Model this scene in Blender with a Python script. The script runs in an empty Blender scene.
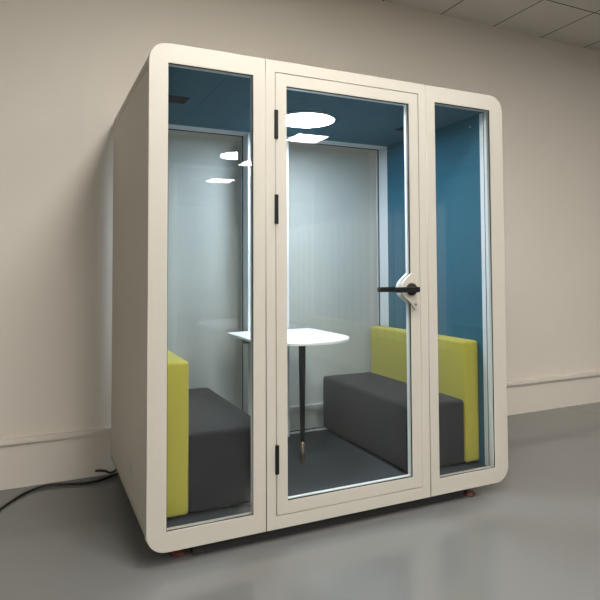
import bpy, bmesh, math
from mathutils import Vector, Matrix

scn = bpy.context.scene
COL = scn.collection

# ------------------------------------------------------------------ materials
def nt(name):
    m = bpy.data.materials.new(name); m.use_nodes = True
    n = m.node_tree; n.nodes.clear()
    out = n.nodes.new('ShaderNodeOutputMaterial')
    return m, n, out

def pbr(name, col, rough=.5, metal=0., spec=.5, var=0., vscale=4., bump=0., bscale=200., sheen=0., rvar=0.):
    m, n, out = nt(name)
    b = n.nodes.new('ShaderNodeBsdfPrincipled'); n.links.new(b.outputs[0], out.inputs[0])
    b.inputs['Base Color'].default_value = (*col, 1)
    b.inputs['Roughness'].default_value = rough
    b.inputs['Metallic'].default_value = metal
    b.inputs['Specular IOR Level'].default_value = spec
    b.inputs['Sheen Weight'].default_value = sheen
    tc = n.nodes.new('ShaderNodeTexCoord')
    if var or rvar:
        no = n.nodes.new('ShaderNodeTexNoise'); no.inputs['Scale'].default_value = vscale
        no.inputs['Detail'].default_value = 5
        n.links.new(tc.outputs['Object'], no.inputs['Vector'])
        if var:
            mx = n.nodes.new('ShaderNodeMix'); mx.data_type = 'RGBA'
            n.links.new(no.outputs['Fac'], mx.inputs[0])
            mx.inputs[6].default_value = (*[c*(1-var) for c in col], 1)
            mx.inputs[7].default_value = (*[min(1, c*(1+var)) for c in col], 1)
            n.links.new(mx.outputs[2], b.inputs['Base Color'])
        if rvar:
            mr = n.nodes.new('ShaderNodeMapRange')
            mr.inputs['To Min'].default_value = rough-rvar; mr.inputs['To Max'].default_value = rough+rvar
            n.links.new(no.outputs['Fac'], mr.inputs['Value']); n.links.new(mr.outputs[0], b.inputs['Roughness'])
    if bump:
        n2 = n.nodes.new('ShaderNodeTexNoise'); n2.inputs['Scale'].default_value = bscale
        n2.inputs['Detail'].default_value = 3
        n.links.new(tc.outputs['Object'], n2.inputs['Vector'])
        bp = n.nodes.new('ShaderNodeBump'); bp.inputs['Strength'].default_value = bump
        bp.inputs['Distance'].default_value = .002
        n.links.new(n2.outputs['Fac'], bp.inputs['Height']); n.links.new(bp.outputs[0], b.inputs['Normal'])
    return m

def emit(name, col, s):
    m, n, out = nt(name)
    e = n.nodes.new('ShaderNodeEmission'); e.inputs[0].default_value = (*col, 1); e.inputs[1].default_value = s
    n.links.new(e.outputs[0], out.inputs[0])
    return m

def glass(name, tint, r0=.08):
    """thin architectural pane: transparent plus Schlick mirror on the face towards the ray"""
    m, n, out = nt(name)
    tr = n.nodes.new('ShaderNodeBsdfTransparent'); tr.inputs[0].default_value = (*tint, 1)
    gl = n.nodes.new('ShaderNodeBsdfGlossy'); gl.inputs['Roughness'].default_value = .0
    gl.inputs['Color'].default_value = (1, 1, 1, 1)
    geo = n.nodes.new('ShaderNodeNewGeometry')
    dot = n.nodes.new('ShaderNodeVectorMath'); dot.operation = 'DOT_PRODUCT'
    n.links.new(geo.outputs['Normal'], dot.inputs[0]); n.links.new(geo.outputs['Incoming'], dot.inputs[1])
    def mth(op, a, b):
        k = n.nodes.new('ShaderNodeMath'); k.operation = op
        for i, v in enumerate((a, b)):
            if v is None: continue
            if isinstance(v, (int, float)): k.inputs[i].default_value = v
            else: n.links.new(v, k.inputs[i])
        return k.outputs[0]
    c = mth('ABSOLUTE', dot.outputs['Value'], None)
    p = mth('POWER', mth('SUBTRACT', 1., c), 5.)
    f = mth('ADD', mth('MULTIPLY', p, 1-r0), r0)
    f = mth('MULTIPLY', f, mth('SUBTRACT', 1., geo.outputs['Backfacing']))
    mx = n.nodes.new('ShaderNodeMixShader')
    n.links.new(f, mx.inputs[0]); n.links.new(tr.outputs[0], mx.inputs[1]); n.links.new(gl.outputs[0], mx.inputs[2])
    n.links.new(mx.outputs[0], out.inputs[0])
    return m

M = {}
M['shell'] = pbr('cream_powder_coat', (.50, .473, .415), .42, spec=.4, bump=.05, bscale=600)
M['side'] = pbr('cream_side_laminate', (.54, .515, .45), .5, spec=.4, bump=.05, bscale=500)
M['alu'] = pbr('pale_grey_frame_paint', (.62, .65, .67), .4)
M['white'] = pbr('white_profile', (.82, .83, .83), .35)
M['seal'] = pbr('black_rubber_seal', (.012, .012, .013), .6)
M['teal'] = pbr('teal_felt', (.021, .104, .155), .95, spec=.15, var=.14, vscale=60, bump=.5, bscale=900, sheen=.15)
M['lime'] = pbr('lime_fabric', (.38, .335, .045), .85, spec=.2, var=.06, vscale=90, bump=.35, bscale=900, sheen=.2)
M['grey'] = pbr('charcoal_fabric', (.012, .0128, .0148), .85, spec=.25, var=.12, vscale=120, bump=.4, bscale=900, sheen=.12)
M['carpet'] = pbr('grey_pod_floor', (.036, .043, .049), .6, spec=.3, var=.12, vscale=40, bump=.2, bscale=500)
M['under'] = pbr('black_underside', (.02, .02, .02), .8)
M['black'] = pbr('black_powder_metal', (.006, .006, .007), .45, spec=.3)
M['blackleg'] = pbr('black_leg_metal', (.01, .013, .018), .4)
M['brass'] = pbr('aged_brass', (.17, .115, .07), .35, metal=.8)
M['top'] = pbr('white_laminate', (.86, .86, .86), .3)
M['footred'] = pbr('red_brown_rubber', (.13, .035, .025), .6)
M['steel'] = pbr('dull_steel', (.45, .43, .4), .35, metal=.9)
M['cable'] = pbr('black_cable', (.008, .008, .008), .45)
M['plate'] = pbr('grey_cover_plate', (.52, .50, .44), .5)
M['glass'] = glass('clear_glass', (.945, .965, .965), .06)
M['glassback'] = glass('clear_back_glass', (.93, .96, .975), .08)
M['lamp'] = emit('cool_lamp_disc', (.79, .89, 1.), 92.)
M['panel'] = emit('ceiling_panel_diffuser', (1., .96, .905), 76.)
M['wall'] = pbr('beige_wall_paint', (.72, .67, .60), .75, spec=.2, var=.025, vscale=1.2, bump=.1, bscale=160)
M['base'] = pbr('beige_skirting_paint', (.72, .67, .60), .55, spec=.3, var=.02, vscale=2)

def floor_material():
    m, n, out = nt('grey_epoxy_floor')
    b = n.nodes.new('ShaderNodeBsdfPrincipled'); n.links.new(b.outputs[0], out.inputs[0])
    tc = n.nodes.new('ShaderNodeTexCoord')
    no = n.nodes.new('ShaderNodeTexNoise'); no.inputs['Scale'].default_value = .9; no.inputs['Detail'].default_value = 6
    n.links.new(tc.outputs['Object'], no.inputs['Vector'])
    mx = n.nodes.new('ShaderNodeMix'); mx.data_type = 'RGBA'
    n.links.new(no.outputs['Fac'], mx.inputs[0])
    mx.inputs[6].default_value = (.138, .141, .138, 1); mx.inputs[7].default_value = (.180, .184, .180, 1)
    n.links.new(mx.outputs[2], b.inputs['Base Color'])
    mr = n.nodes.new('ShaderNodeMapRange'); mr.inputs['To Min'].default_value = .07; mr.inputs['To Max'].default_value = .20
    n.links.new(no.outputs['Fac'], mr.inputs['Value']); n.links.new(mr.outputs[0], b.inputs['Roughness'])
    b.inputs['Specular IOR Level'].default_value = .6
    n2 = n.nodes.new('ShaderNodeTexNoise'); n2.inputs['Scale'].default_value = 5; n2.inputs['Detail'].default_value = 2
    n.links.new(tc.outputs['Object'], n2.inputs['Vector'])
    bp = n.nodes.new('ShaderNodeBump'); bp.inputs['Strength'].default_value = .06; bp.inputs['Distance'].default_value = .01
    n.links.new(n2.outputs['Fac'], bp.inputs['Height']); n.links.new(bp.outputs[0], b.inputs['Normal'])
    return m
M['floor'] = floor_material()

def grid_material(name, col, line, px, x0, py, y0, w, axis='XY', rough=.8):
    """square panels divided by thin dark joints"""
    m, n, out = nt(name)
    b = n.nodes.new('ShaderNodeBsdfPrincipled'); n.links.new(b.outputs[0], out.inputs[0])
    b.inputs['Roughness'].default_value = rough; b.inputs['Specular IOR Level'].default_value = .3
    tc = n.nodes.new('ShaderNodeTexCoord'); sp = n.nodes.new('ShaderNodeSeparateXYZ')
    n.links.new(tc.outputs['Object'], sp.inputs[0])
    def chain(src, per, off):
        a = n.nodes.new('ShaderNodeMath'); a.operation = 'SUBTRACT'; n.links.new(src, a.inputs[0]); a.inputs[1].default_value = off - w/2
        d = n.nodes.new('ShaderNodeMath'); d.operation = 'DIVIDE'; n.links.new(a.outputs[0], d.inputs[0]); d.inputs[1].default_value = per
        f = n.nodes.new('ShaderNodeMath'); f.operation = 'FRACT'; n.links.new(d.outputs[0], f.inputs[0])
        l = n.nodes.new('ShaderNodeMath'); l.operation = 'LESS_THAN'; n.links.new(f.outputs[0], l.inputs[0]); l.inputs[1].default_value = w/per
        return l.outputs[0]
    a = chain(sp.outputs[axis[0]], px, x0)
    if len(axis) > 1:
        c = chain(sp.outputs[axis[1]], py, y0)
        mxx = n.nodes.new('ShaderNodeMath'); mxx.operation = 'MAXIMUM'; n.links.new(a, mxx.inputs[0]); n.links.new(c, mxx.inputs[1]); a = mxx.outputs[0]
    mx = n.nodes.new('ShaderNodeMix'); mx.data_type = 'RGBA'; n.links.new(a, mx.inputs[0])
    mx.inputs[6].default_value = (*col, 1); mx.inputs[7].default_value = (*line, 1)
    n.links.new(mx.outputs[2], b.inputs['Base Color'])
    return m

# ------------------------------------------------------------------ builders
def link(name, me, mat, parent=None, loc=(0, 0, 0)):
    o = bpy.data.objects.new(name, me); COL.objects.link(o); o.location = loc
    if mat: me.materials.append(mat)
    if parent: o.parent = parent
    return o

def tag(o, label, cat, group=None):
    o['label'] = label; o['category'] = cat
    if group: o['group'] = group
    return o

def empty(name, loc):
    o = bpy.data.objects.new(name, None); COL.objects.link(o); o.location = loc; o.empty_display_size = .1
    return o

def box_bm(bm, a, b):
    vs = [bm.verts.new((x, y, z)) for x in (a[0], b[0]) for y in (a[1], b[1]) for z in (a[2], b[2])]
    for f in ((0, 1, 3, 2), (4, 6, 7, 5), (0, 4, 5, 1), (2, 3, 7, 6), (0, 2, 6, 4), (1, 5, 7, 3)):
        bm.faces.new([vs[i] for i in f])

def finish(bm, name, mat, parent=None, bev=0., seg=2, smooth=False, org=None):
    if bev:
        bmesh.ops.bevel(bm, geom=bm.edges[:], offset=bev, segments=seg, profile=.5, affect='EDGES')
    bmesh.ops.recalc_face_normals(bm, faces=bm.faces[:])
    me = bpy.data.meshes.new(name); bm.to_mesh(me); bm.free()
    if smooth or bev:
        for p in me.polygons: p.use_smooth = smooth
    return link(name, me, mat, parent)

def box(name, a, b, mat, parent=None, bev=0., seg=2, smooth=False):
    bm = bmesh.new(); box_bm(bm, a, b)
    return finish(bm, name, mat, parent, bev, seg, smooth)

def boxes(name, lst, mat, parent=None, bev=0., seg=1):
    bm = bmesh.new()
    for a, b in lst: box_bm(bm, a, b)
    return finish(bm, name, mat, parent, bev, seg)

def arc(cx, cz, r, a0, a1, n=12):
    return [(cx + r*math.cos(math.radians(a0+(a1-a0)*i/n)), cz + r*math.sin(math.radians(a0+(a1-a0)*i/n))) for i in range(n+1)]

def rrect(x0, z0, x1, z1, r=0., n=12, corners=(1, 1, 1, 1)):
    """counter-clockwise; corners = bl, br, tr, tl"""
    P = []
    for (cx, cz, sx, sz, a, on) in ((x0, z0, 1, 1, 180, corners[0]), (x1, z0, -1, 1, 270, corners[1]),
                                    (x1, z1, -1, -1, 0, corners[2]), (x0, z1, 1, -1, 90, corners[3])):
        if r and on: P += arc(cx+sx*r, cz+sz*r, r, a, a+90, n)
        else: P.append((cx, cz))
    return P

def plate(name, outer, holes, y0, y1, mat, parent=None, bev=.0, seg=2, plane='XZ'):
    """outline with holes, extruded between y0 and y1 (or between two heights for plane XY)"""
    cu = bpy.data.curves.new(name, 'CURVE'); cu.dimensions = '2D'; cu.fill_mode = 'BOTH'
    for pts in [outer]+list(holes):
        s = cu.splines.new('POLY'); s.points.add(len(pts)-1)
        for i, (x, z) in enumerate(pts): s.points[i].co = (x, z, 0, 1)
        s.use_cyclic_u = True
    h = abs(y1-y0)/2
    cu.extrude = h-bev; cu.bevel_depth = bev; cu.bevel_resolution = seg-1 if bev else 0; cu.offset = -bev
    t = bpy.data.objects.new('t', cu); COL.objects.link(t)
    dg = bpy.context.evaluated_depsgraph_get(); dg.update()
    me = bpy.data.meshes.new_from_object(t.evaluated_get(dg), depsgraph=dg)
    bpy.data.objects.remove(t); bpy.data.curves.remove(cu)
    mid = (y0+y1)/2
    if plane == 'XZ': me.transform(Matrix(((1, 0, 0, 0), (0, 0, -1, mid), (0, 1, 0, 0), (0, 0, 0, 1))))
    else: me.transform(Matrix.Translation((0, 0, mid)))
    bm = bmesh.new(); bm.from_mesh(me)
    bmesh.ops.remove_doubles(bm, verts=bm.verts[:], dist=1e-5)
    bmesh.ops.recalc_face_normals(bm, faces=bm.faces[:]); bm.to_mesh(me); bm.free()
    me.name = name; me.materials.clear()
    return link(name, me, mat, parent)

def lathe(name, prof, mat, parent=None, loc=(0, 0, 0), n=32, axis='Z', smooth=True):
    bm = bmesh.new(); rings = []
    for r, z in prof:
        if r < 1e-6: rings.append([bm.verts.new((0, 0, z))])
        else: rings.append([bm.verts.new((r*math.cos(2*math.pi*i/n), r*math.sin(2*math.pi*i/n), z)) for i in range(n)])
    for A, B in zip(rings, rings[1:]):
        for i in range(n):
            j = (i+1) % n
            v = [A[0] if len(A) == 1 else A[i]] + ([] if len(A) == 1 else [A[j]]) + ([] if len(B) == 1 else [B[j]]) + [B[0] if len(B) == 1 else B[i]]
            if len(v) >= 3: bm.faces.new(v)
    if len(rings[0]) > 1: bm.faces.new(rings[0])
    if len(rings[-1]) > 1: bm.faces.new(rings[-1])
    if axis == 'Y': bmesh.ops.rotate(bm, verts=bm.verts[:], cent=(0, 0, 0), matrix=Matrix.Rotation(math.pi/2, 3, 'X'))
    bmesh.ops.translate(bm, verts=bm.verts[:], vec=loc)
    o = finish(bm, name, mat, parent)
    me = o.data
    for p in me.polygons: p.use_smooth = smooth and len(p.vertices) <= 4
    return o

def tube(name, pts, r, mat, parent=None, res=8):
    cu = bpy.data.curves.new(name, 'CURVE'); cu.dimensions = '3D'; cu.bevel_depth = r; cu.bevel_resolution = 4
    cu.use_fill_caps = True; cu.resolution_u = res
    s = cu.splines.new('BEZIER'); s.bezier_points.add(len(pts)-1)
    for i, p in enumerate(pts):
        bp = s.bezier_points[i]; bp.co = p; bp.handle_left_type = bp.handle_right_type = 'AUTO'
    t = bpy.data.objects.new('t', cu); COL.objects.link(t)
    dg = bpy.context.evaluated_depsgraph_get(); dg.update()
    me = bpy.data.meshes.new_from_object(t.evaluated_get(dg), depsgraph=dg)
    bpy.data.objects.remove(t); bpy.data.curves.remove(cu)
    me.name = name; me.materials.clear()
    for p in me.polygons: p.use_smooth = True
    return link(name, me, mat, parent)

# ------------------------------------------------------------------ the room
YW, ZC = 1.308, 3.456
RX0, RX1, RY0 = -6.0, 8.5, -14.0
def struct(o): o['kind'] = 'structure'; return o
struct(box('floor', (RX0, RY0, -.1), (RX1, YW+.15, 0), M['floor']))
struct(box('wall_back', (RX0, YW, 0), (RX1, YW+.15, ZC), M['wall']))
struct(box('wall_left', (RX0-.15, RY0, -.1), (RX0, YW+.15, ZC), M['wall']))
struct(box('wall_right', (RX1, RY0, -.1), (RX1+.15, YW+.15, ZC), M['wall']))
struct(box('wall_front', (RX0-.15, RY0-.15, -.1), (RX1+.15, RY0, ZC), M['wall']))
M['ceil'] = grid_material('ceiling_tiles', (.60, .575, .53), (.05, .045, .04), .585, 2.685, .585, .738, .011)
struct(box('ceiling', (RX0-.15, RY0-.15, ZC), (RX1+.15, YW+.15, ZC+.1), M['ceil']))
struct(boxes('baseboard_back', [((RX0, YW-.012, 0), (RX1, YW, .264)), ((RX0, YW-.042, .264), (RX1, YW, .294))], M['base']))
# low partition of ribbed panels far out in the room, seen only mirrored in the pod glass
M['part'] = grid_material('ribbed_partition', (.60, .60, .56), (.30, .31, .30), .30, 0, 1, 0, .05, axis='Y')
struct(box('wall_partition', (5.6, RY0, 0), (5.7, -4.8, 2.38), M['part']))

# ------------------------------------------------------------------ ceiling lights
def ceiling_light():
    r = empty('ceiling_light', (0, 0, ZC-.012))
    boxes('frame', [((-.292, -.292, 0), (.292, -.272, .0115)), ((-.292, .272, 0), (.292, .292, .0115)),
                    ((-.292, -.272, 0), (-.272, .272, .0115)), ((.272, -.272, 0), (.292, .272, .0115))], M['white'], r)
    box('diffuser', (-.272, -.272, .004), (.272, .272, .0115), M['panel'], r)
    return r
proto = ceiling_light()
LIGHTS = [(3.62, -5.85), (3.62, -8.3), (3.62, -1.9), (.64, -3.0), (.64, -1.15), (.64, -4.6), (.64, -7.2), (-2.34, -4.6), (-2.34, -7.2)]  # last two, far left, are unseen fill panels added to brighten the pod's side
for i, (x, y) in enumerate(LIGHTS):
    o = proto
    if i:
        o = proto.copy(); COL.objects.link(o)
        for ch in proto.children:
            c = ch.copy(); COL.objects.link(c); c.parent = o
    o.location = (x, y, ZC-.012)
    tag(o, ('square lit ceiling panel mirrored in the door glass just below the round lamp',
            'square lit ceiling panel mirrored at the right edge of the left window')[i] if i < 2 else
        'square white lit panel placed unseen in the tiled ceiling out of frame for its light', 'ceiling light', 'square ceiling panel lights')

# ------------------------------------------------------------------ the pod
X0, X1, B, T, RC = .013, 2.066, .0627, 2.300, .088
YB, YI = 1.225, 1.072                   # outer and inner back planes
ZF, ZT = .140, 2.210                    # inside floor and ceiling
XL, XR = .100, 1.970                    # inside faces of the side walls
FT = .030                               # thickness of the front plates
pod = empty('meeting_pod', (1.04, .57, 0))
tag(pod, 'cream white soundproof meeting pod with glass front door standing on grey floor', 'meeting pod')
def keep(o):                            # parent keeping world coordinates
    o.parent = pod; o.matrix_parent_inverse = Matrix.Translation(-pod.location); return o
def P(name, a, b, mat, **k): return keep(box(name, a, b, mat, **k))

# shell
W2 = .045
topcap = rrect(X0, 2.190, X1, T, RC, corners=(0, 0, 1, 1))
topcap = [(X0, 2.190), (X0+W2, 2.190), (X0+W2, 2.232), (X1-W2, 2.232), (X1-W2, 2.190), (X1, 2.190)] + arc(X1-RC, T-RC, RC, 0, 90) + arc(X0+RC, T-RC, RC, 90, 180)
o = keep(plate('top_shell', topcap, [], FT, YB, M['side'], bev=.0015)); 
botcap = [(X0, .150)] + arc(X0+RC, B+RC, RC, 180, 270) + arc(X1-RC, B+RC, RC, 270, 360) + [(X1, .150), (X1-W2, .150), (X1-W2, .110), (X0+W2, .110), (X0+W2, .150)]
botcap = [p for p in botcap if not (abs(p[1]-.150) < 1e-4 and False)]
keep(plate('bottom_shell', botcap, [], FT, YB, M['side'], bev=.0015))
sp = P('side_panel', (X0, FT+.001, .1535), (X0+W2, YB, 2.186), M['side'], bev=.0015)
P('side_panel', (X1-W2, FT+.001, .1525), (X1, YB, 2.1875), M['side'], bev=.0015)
c = box('cover_plate', (X0-.0015, .40, .275), (X0+.001, .54, .335), M['plate']); c.parent = sp; c.matrix_parent_inverse = sp.matrix_basis.inverted() @ Matrix.Identity(4)
P('underside_base', (X0+.10, .08, B-.001+.001), (X1-.10, YB-.06, .1095), M['under'])
P('base_rail', (X0+.215, .045, .004), (X1-.30, .11, B), M['under'])
P('base_rail', (X0+.22, YB-.2, .008), (X1-.22, YB-.14, B), M['under'])

# front plates
sm = .0016
wl = rrect(.0987, .150, .5011, 2.2115); wr = rrect(1.5725, .150, 1.9696, 2.2115)
fl = keep(plate('front_panel', rrect(X0, B, .5645-sm, T, RC, corners=(1, 0, 0, 1)), [wl], 0, FT, M['shell'], bev=.002))
fr = keep(plate('front_panel', rrect(1.5114+sm, B, X1, T, RC, corners=(0, 1, 1, 0)), [wr], 0, FT, M['shell'], bev=.002))
df = keep(plate('door_frame', rrect(.5645+sm, B, 1.5114-sm, T), [rrect(.6135, .1218, 1.4602, 2.2434)], 0, FT, M['shell'], bev=.0012))
P('door_stop', (.5845, FT, .1100), (.6115+.02, FT+.03, 2.232), M['seal'])
P('door_stop', (1.4622-.02, FT, .1100), (1.4892, FT+.03, 2.232), M['seal'])
P('door_stop', (.6315, FT, 2.2234), (1.4422, FT+.03, 2.2320), M['seal'])
P('door_stop', (.6315, FT, .1100), (1.4422, FT+.03, .1418), M['seal'])

def ring(name, x0, z0, x1, z1, w, y0, y1, mat):
    return boxes(name, [((x0, y0, z0), (x1, y1, z0+w)), ((x0, y0, z1-w), (x1, y1, z1)),
                        ((x0, y0, z0+w), (x0+w, y1, z1-w)), ((x1-w, y0, z0+w), (x1, y1, z1-w))], mat)
def sub(o, par):
    o.parent = par; o.matrix_parent_inverse = (par.matrix_parent_inverse.inverted() if par.parent is None else Matrix.Identity(4)); 
    # par carries world coordinates with an identity basis, so the child needs none of its own
    o.matrix_parent_inverse = Matrix.Identity(4); return o
for par, x0, x1 in ((fl, .0987, .5011), (fr, 1.5725, 1.9696)):
    sub(ring('window_seal', x0-.001, .149, x1+.001, 2.2125, .0035, .004, .010, M['seal']), par)
    sub(box('window_pane', (x0, .012, .150), (x1, .018, 2.2115), M['glass']), par)
# deep pale reveals round the two fixed windows, inside the pod
P('window_jamb', (XL, FT, ZF), (.0987, .104, ZT), M['alu'])
P('window_jamb', (XR, FT, ZF), (XR+.049, .086, ZT), M['alu'])
P('jamb_gasket', (XR-.002, .050, ZF), (XR, .053, ZT), M['seal'])
P('window_jamb', (.5011, FT, ZF), (.5845, .042, ZT), M['alu'])
P('window_jamb', (1.4892, FT, ZF), (1.5725, .042, ZT), M['alu'])
P('window_header', (.0987, FT, 2.2105), (.5011, .045, 2.232), M['alu'])
P('window_header', (1.5725, FT, 2.2105), (XR, .045, 2.232), M['alu'])

# door
g = .0038
DX0, DX1, DZ0, DZ1 = .6135+g, 1.4602-g, .1218+g, 2.2434-g
gx0, gx1, gz0, gz1 = .6738, 1.3973, .1851, 2.1804
door = keep(plate('door', rrect(DX0, DZ0, DX1, DZ1), [rrect(gx0, gz0, gx1, gz1)], 0, FT-.0005, M['shell'], bev=.0014))
sub(boxes('glazing_bead', [((gx0-.012, FT, gz0-.012), (gx1+.012, .046, gz0)), ((gx0-.012, FT, gz1), (gx1+.012, .046, gz1+.012)),
                           ((gx0-.012, FT, gz0), (gx0, .046, gz1)), ((gx1, FT, gz0), (gx1+.012, .046, gz1))], M['white']), door)
sub(boxes('glass_edge', [((gx0, .004, gz0), (gx1, .0115, gz0+.003)), ((gx0, .004, gz1-.003), (gx1, .0115, gz1)),
                         ((gx1-.003, .004, gz0+.003), (gx1, .0115, gz1-.003))], M['seal']), door)
sub(box('glass_pane', (gx0, .012, gz0), (gx1, .018, gz1), M['glass']), door)
for z0, z1 in ((1.915, 2.056), (1.503, 1.645), (.319, .455)):
    bm = bmesh.new(); box_bm(bm, (.6085, -.010, z0), (.6265, .001, z1))
    h = sub(finish(bm, 'hinge', M['black'], None, .002, 2), door)
# handle plate: a rounded keeper that bulges off the stile over the glass
kp = [(1.428, 1.080), (1.428, 1.235), (1.412, 1.262), (1.392, 1.262), (1.346, 1.222), (1.335, 1.208), (1.330, 1.192),
      (1.330, 1.166), (1.335, 1.150), (1.348, 1.134), (1.388, 1.104), (1.400, 1.088), (1.410, 1.070), (1.424, 1.068)]
sub(plate('handle_plate', kp, [], -.012, .0005, M['shell'], bev=.003, seg=3), door)
sub(plate('inner_handle_plate', kp, [], .0305, .044, M['white'], bev=.003, seg=3), door)
sub(lathe('rosette', [(.0, -.026), (.030, -.026), (.033, -.022), (.033, -.0115)][::-1], M['black'], None, (0, 0, 0), 40, 'Z'), door)
ro = [c for c in door.children if c.name.startswith('rosette')][0]
ro.data.transform(Matrix.Translation((1.391, 0, 1.177)) @ Matrix(((1, 0, 0, 0), (0, 0, 1, 0), (0, 1, 0, 0), (0, 0, 0, 1)))); 
bm = bmesh.new(); bm.from_mesh(ro.data); bmesh.ops.recalc_face_normals(bm, faces=bm.faces[:]); bm.to_mesh(ro.data); bm.free()
def lever(name, xa, xb, z, y0, y1, hh, stem):
    bm = bmesh.new(); box_bm(bm, (xa, y0, z-hh), (xb, y1, z+hh))
    bmesh.ops.bevel(bm, geom=bm.edges[:], offset=.005, segments=3, profile=.5, affect='EDGES')
    box_bm(bm, stem[0], stem[1])
    return sub(finish(bm, name, M['black'], None), door)
lever('lever_handle', 1.262, 1.414, 1.1765, -.062, -.046, .014, ((1.382, -.050, 1.168), (1.400, -.024, 1.186)))
lever('inner_lever_handle', 1.243, 1.400, 1.1745, .078, .094, .0135, ((1.382, .044, 1.166), (1.400, .082, 1.183)))
sub(lathe('lock_cylinder', [(.0, .006), (.008, .006), (.009, .004), (.009, 0)][::-1], M['steel'], None, (0, 0, 0), 20), door)
lc = [c for c in door.children if c.name.startswith('lock_cylinder')][0]
lc.data.transform(Matrix.Translation((1.418, -.0115, 1.098)) @ Matrix(((1, 0, 0, 0), (0, 0, -1, 0), (0, 1, 0, 0), (0, 0, 0, 1))))

# inside lining
P('side_lining', (XR, .086, ZF), (X1-W2, YI, ZT), M['teal'])
P('side_lining', (X0+W2, .104, ZF), (XL, YI, ZT), M['teal'])
ceil = P('ceiling_lining', (X0+W2, FT+.015, ZT), (X1-W2, YI+.0, 2.232), M['teal'])
P('pod_floor', (X0+W2, FT, .1100), (X1-W2, 1.150, ZF), M['carpet'])
P('floor_sill', (.0987, FT, ZF), (.5011, .040, .150), M['shell'])
P('floor_sill', (1.5725, FT, ZF), (1.9696, .040, .150), M['shell'])
# ceiling lamp, vents, screws
lamp = keep(lathe('ceiling_lamp', [(.176, ZT-.0005), (.178, ZT-.010), (.172, ZT-.014), (.171, ZT-.006), (.0, ZT-.006)], M['white'], None, (1.068, .600, 0), 64))
sub(lathe('lamp_disc', [(.1705, ZT-.007), (.1705, ZT-.0125), (.165, ZT-.0135), (0, ZT-.0135)], M['lamp'], None, (1.068, .600, 0), 64), lamp)
def vent(x0, x1, y0, y1):
    v = P('air_vent', (x0, y0, ZT-.004), (x1, y1, ZT), M['under'])
    n = 7
    sub(boxes('vent_slats', [((x0+.006, y0+.006+(y1-y0-.012)*i/n, ZT-.007), (x1-.006, y0+.006+(y1-y0-.012)*(i+.45)/n, ZT-.004)) for i in range(n)], M['black']), v)
vent(.13, .312, .470, .590)
vent(1.725, 1.905, .49, .61)
for (y, z) in ((1.055, 2.175), (.165, 2.150)):
    keep(lathe('panel_screw', [(.006, 0), (.005, .003), (0, .0035)], M['steel'], None, (0, 0, 0), 16)).data.transform(
        Matrix.Translation((XR, y, z)) @ Matrix.Rotation(-math.pi/2, 4, 'Y'))

# rear wall: two fixed panes, rails and a wide centre post
P('rear_rail', (X0+W2, YI, ZT), (X1-W2, YB, 2.232), M['alu'])
P('rear_rail', (X0+W2, 1.150, .1100), (X1-W2, YB, ZF+.004), M['alu'])
P('rear_jamb', (X0+W2, YI, ZF+.004), (XL, YB, ZT), M['alu'])
P('rear_jamb', (XR, YI, ZF+.004), (X1-W2, YB, ZT), M['alu'])
P('rear_post', (.866, 1.090, ZF+.004), (1.167, YB, ZT), M['alu'])
for a, b in ((XL, .866), (1.167, XR)):
    w = P('rear_pane', (a, 1.198, ZF+.004), (b, 1.204, ZT), M['glassback'])
    sub(ring('rear_pane_seal', a, ZF+.004, b, ZT, .0045, 1.188, 1.198, M['seal']), w)

# levelling feet
def foot(x, y):
    f = keep(lathe('levelling_foot', [(.014, B+.046), (.014, .022)][::-1], M['steel'], None, (x, y, 0), 20))
    sub(lathe('foot_pad', [(.028, 0), (.030, .005), (.025, .015), (.013, .024)], M['footred'], None, (x, y, 0), 28), f)
    b = keep(lathe('castor_stop', [(.012, .012), (.020, .030), (.016, B+.046)], M['black'], None, (x+(-.075 if x > 1 else .075), y+.02, 0), 20))
for x, y in ((.172, .095), (1.825, .060), (.172, 1.08), (1.825, 1.08)): foot(x, y)

# ------------------------------------------------------------------ benches
def soft(name, a, b, mat, parent, r=.022, crown=.006, seg=4):
    bm = bmesh.new(); box_bm(bm, a, b)
    bmesh.ops.bevel(bm, geom=bm.edges[:], offset=r, segments=seg, profile=.55, affect='EDGES')
    c = (Vector(a)+Vector(b))/2; h = (Vector(b)-Vector(a))/2
    bmesh.ops.subdivide_edges(bm, edges=[e for e in bm.edges if e.calc_length() > .12], cuts=6, use_grid_fill=True)
    for v in bm.verts:                          # light upholstery swell
        d = [(v.co[i]-c[i])/h[i] for i in range(3)]
        for i in (0, 2):
            if abs(d[i]) > .97:
                k = 1
                for j in range(3):
                    if j != i: k *= max(0, 1-abs(d[j])**4)
                v.co[i] += math.copysign(crown*k, d[i])
    o = finish(bm, name, mat, parent)
    for p in o.data.polygons: p.use_smooth = True
    return o
def bench(label, s0, s1, b0, b1, y0, y1):
    cx, cy = (min(s0, b0)+max(s1, b1))/2, (y0+y1)/2
    r = empty('bench_seat', (cx, cy, ZF))
    tag(r, label, 'bench', 'upholstered two-tone benches in the pod')
    z = ZF
    soft('seat', (s0-cx, y0+.006-cy, .016), (s1-cx, y1-.004-cy, .382), M['grey'], r)
    soft('backrest', (b0-cx, y0-cy, .016), (b1-cx, y1-cy, .720), M['lime'], r, r=.018, crown=.003)
    for x in ((b0+b1)/2-cx, (s0+s1)/2-cx):
        for y in (y0+.055-cy, y1-.055-cy):
            lathe('foot', [(.011, 0), (.013, .018)], M['steel'] if abs(x-((b0+b1)/2-cx)) < .01 else M['black'], r, (x, y, 0), 16)
    return r
bench('charcoal bench with lime green back against right teal wall of the pod', 1.454, 1.858, 1.858, 1.962, .115, 1.160)
bench('charcoal bench with lime green back behind the left window of the pod', 
      .226, .612, .112, .226, .115, 1.150)

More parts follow.
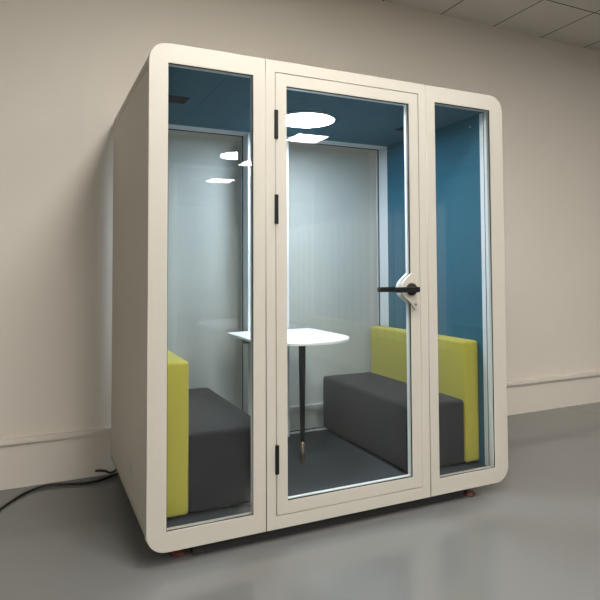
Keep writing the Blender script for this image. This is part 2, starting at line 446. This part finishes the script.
# ------------------------------------------------------------------ table
TX, TY1, TZ = 1.020, 1.086, .877
tb = empty('meeting_table', (TX, .67, ZF))
tag(tb, 'white rounded table with single black leg between the two benches in the pod', 'table')
hw, yf, ys = .306, .335, .62
pts = [(hw, TY1-.67-.02), (hw-.02, TY1-.67), (-hw+.02, TY1-.67), (-hw, TY1-.67-.02)]
n = 40
for i in range(n+1):
    a = math.pi + math.pi*i/n
    ca, sa = math.cos(a), math.sin(a)
    e = 2/2.1
    pts.append((math.copysign(abs(ca)**e, ca)*hw, ys-.67 + math.copysign(abs(sa)**e, sa)*(ys-yf)))
plate('tabletop', pts, [], TZ-.016-ZF, TZ-ZF, M['top'], tb, bev=.002, seg=3, plane='XY')
LX, LY = 1.022-TX, .575-.67
leg = lathe('leg', [(.014, .130), (.0215, .700), (.0215, .704)], M['blackleg'], tb, (LX, LY, 0), 28)
leg2 = lathe('ferrule', [(.010, 0), (.0115, .006), (.0138, .130)], M['brass'], leg, (LX, LY, 0), 28)
box('wall_bracket', (-.20, TY1-.67-.03, .66), (.20, TY1-.67-.004, .703), M['blackleg'], tb)
box('mounting_plate', (LX-.05, LY-.05, .696), (LX+.05, LY+.05, .7035), M['blackleg'], tb)

# ------------------------------------------------------------------ cables
pts = [(-.95, .30, .007), (-.75, .66, .007), (-.62, .90, .007), (-.52, 1.09, .007), (-.43, 1.20, .008), (-.345, 1.235, .010), (-.25, 1.215, .009), (-.12, 1.185, .007), (-.03, 1.21, .007), (.03, 1.243, .009), (.10, 1.246, .020)]
tag(tube('power_cable', pts, .0076, M['cable']), 'long black power cable running left across the floor from behind the pod', 'cable')
pts = [(-.075, 1.262, .045), (-.045, 1.258, .044), (-.015, 1.252, .038), (.015, 1.246, .026), (.05, 1.246, .04), (.09, 1.246, .08)]
tag(tube('power_plug', pts, .0075, M['cable']), 'short black cable end sticking out behind the rear left corner of pod', 'cable')

# ------------------------------------------------------------------ camera
yaw, pitch, roll, f = -.4362, .0388, -.0044, 571.669
cy, sy = math.cos(yaw), math.sin(yaw)
fw = Vector((-sy*math.cos(pitch), cy*math.cos(pitch), math.sin(pitch)))
r = Vector((cy, sy, 0)); u = r.cross(fw)
r2 = r*math.cos(roll)+u*math.sin(roll); u2 = -r*math.sin(roll)+u*math.cos(roll)
cam = bpy.data.cameras.new('camera'); co = bpy.data.objects.new('camera', cam); COL.objects.link(co)
m = Matrix((r2, u2, -fw)).transposed().to_4x4(); m.translation = Vector((-.4367, -2.5304, 1.2803))
co.matrix_world = m
cam.sensor_fit = 'HORIZONTAL'; cam.sensor_width = 36; cam.lens = 36*f/600
cam.shift_x = 0; cam.shift_y = -(300-248.156)/600
cam.clip_start = .05; cam.clip_end = 100
scn.camera = co

# ------------------------------------------------------------------ world and view
w = bpy.data.worlds.new('world'); scn.world = w; w.use_nodes = True
w.node_tree.nodes['Background'].inputs[0].default_value = (.8, .85, 1, 1)
w.node_tree.nodes['Background'].inputs[1].default_value = .0
vs = scn.view_settings; vs.view_transform = 'Standard'; vs.look = 'None'; vs.exposure = 0.0; vs.gamma = 1.0; vs.use_curve_mapping = False
scn.cycles.max_bounces = 14; scn.cycles.transparent_max_bounces = 24; scn.cycles.diffuse_bounces = 6; scn.cycles.glossy_bounces = 6
scn.cycles.sample_clamp_indirect = 6
scn.cycles.use_denoising = True
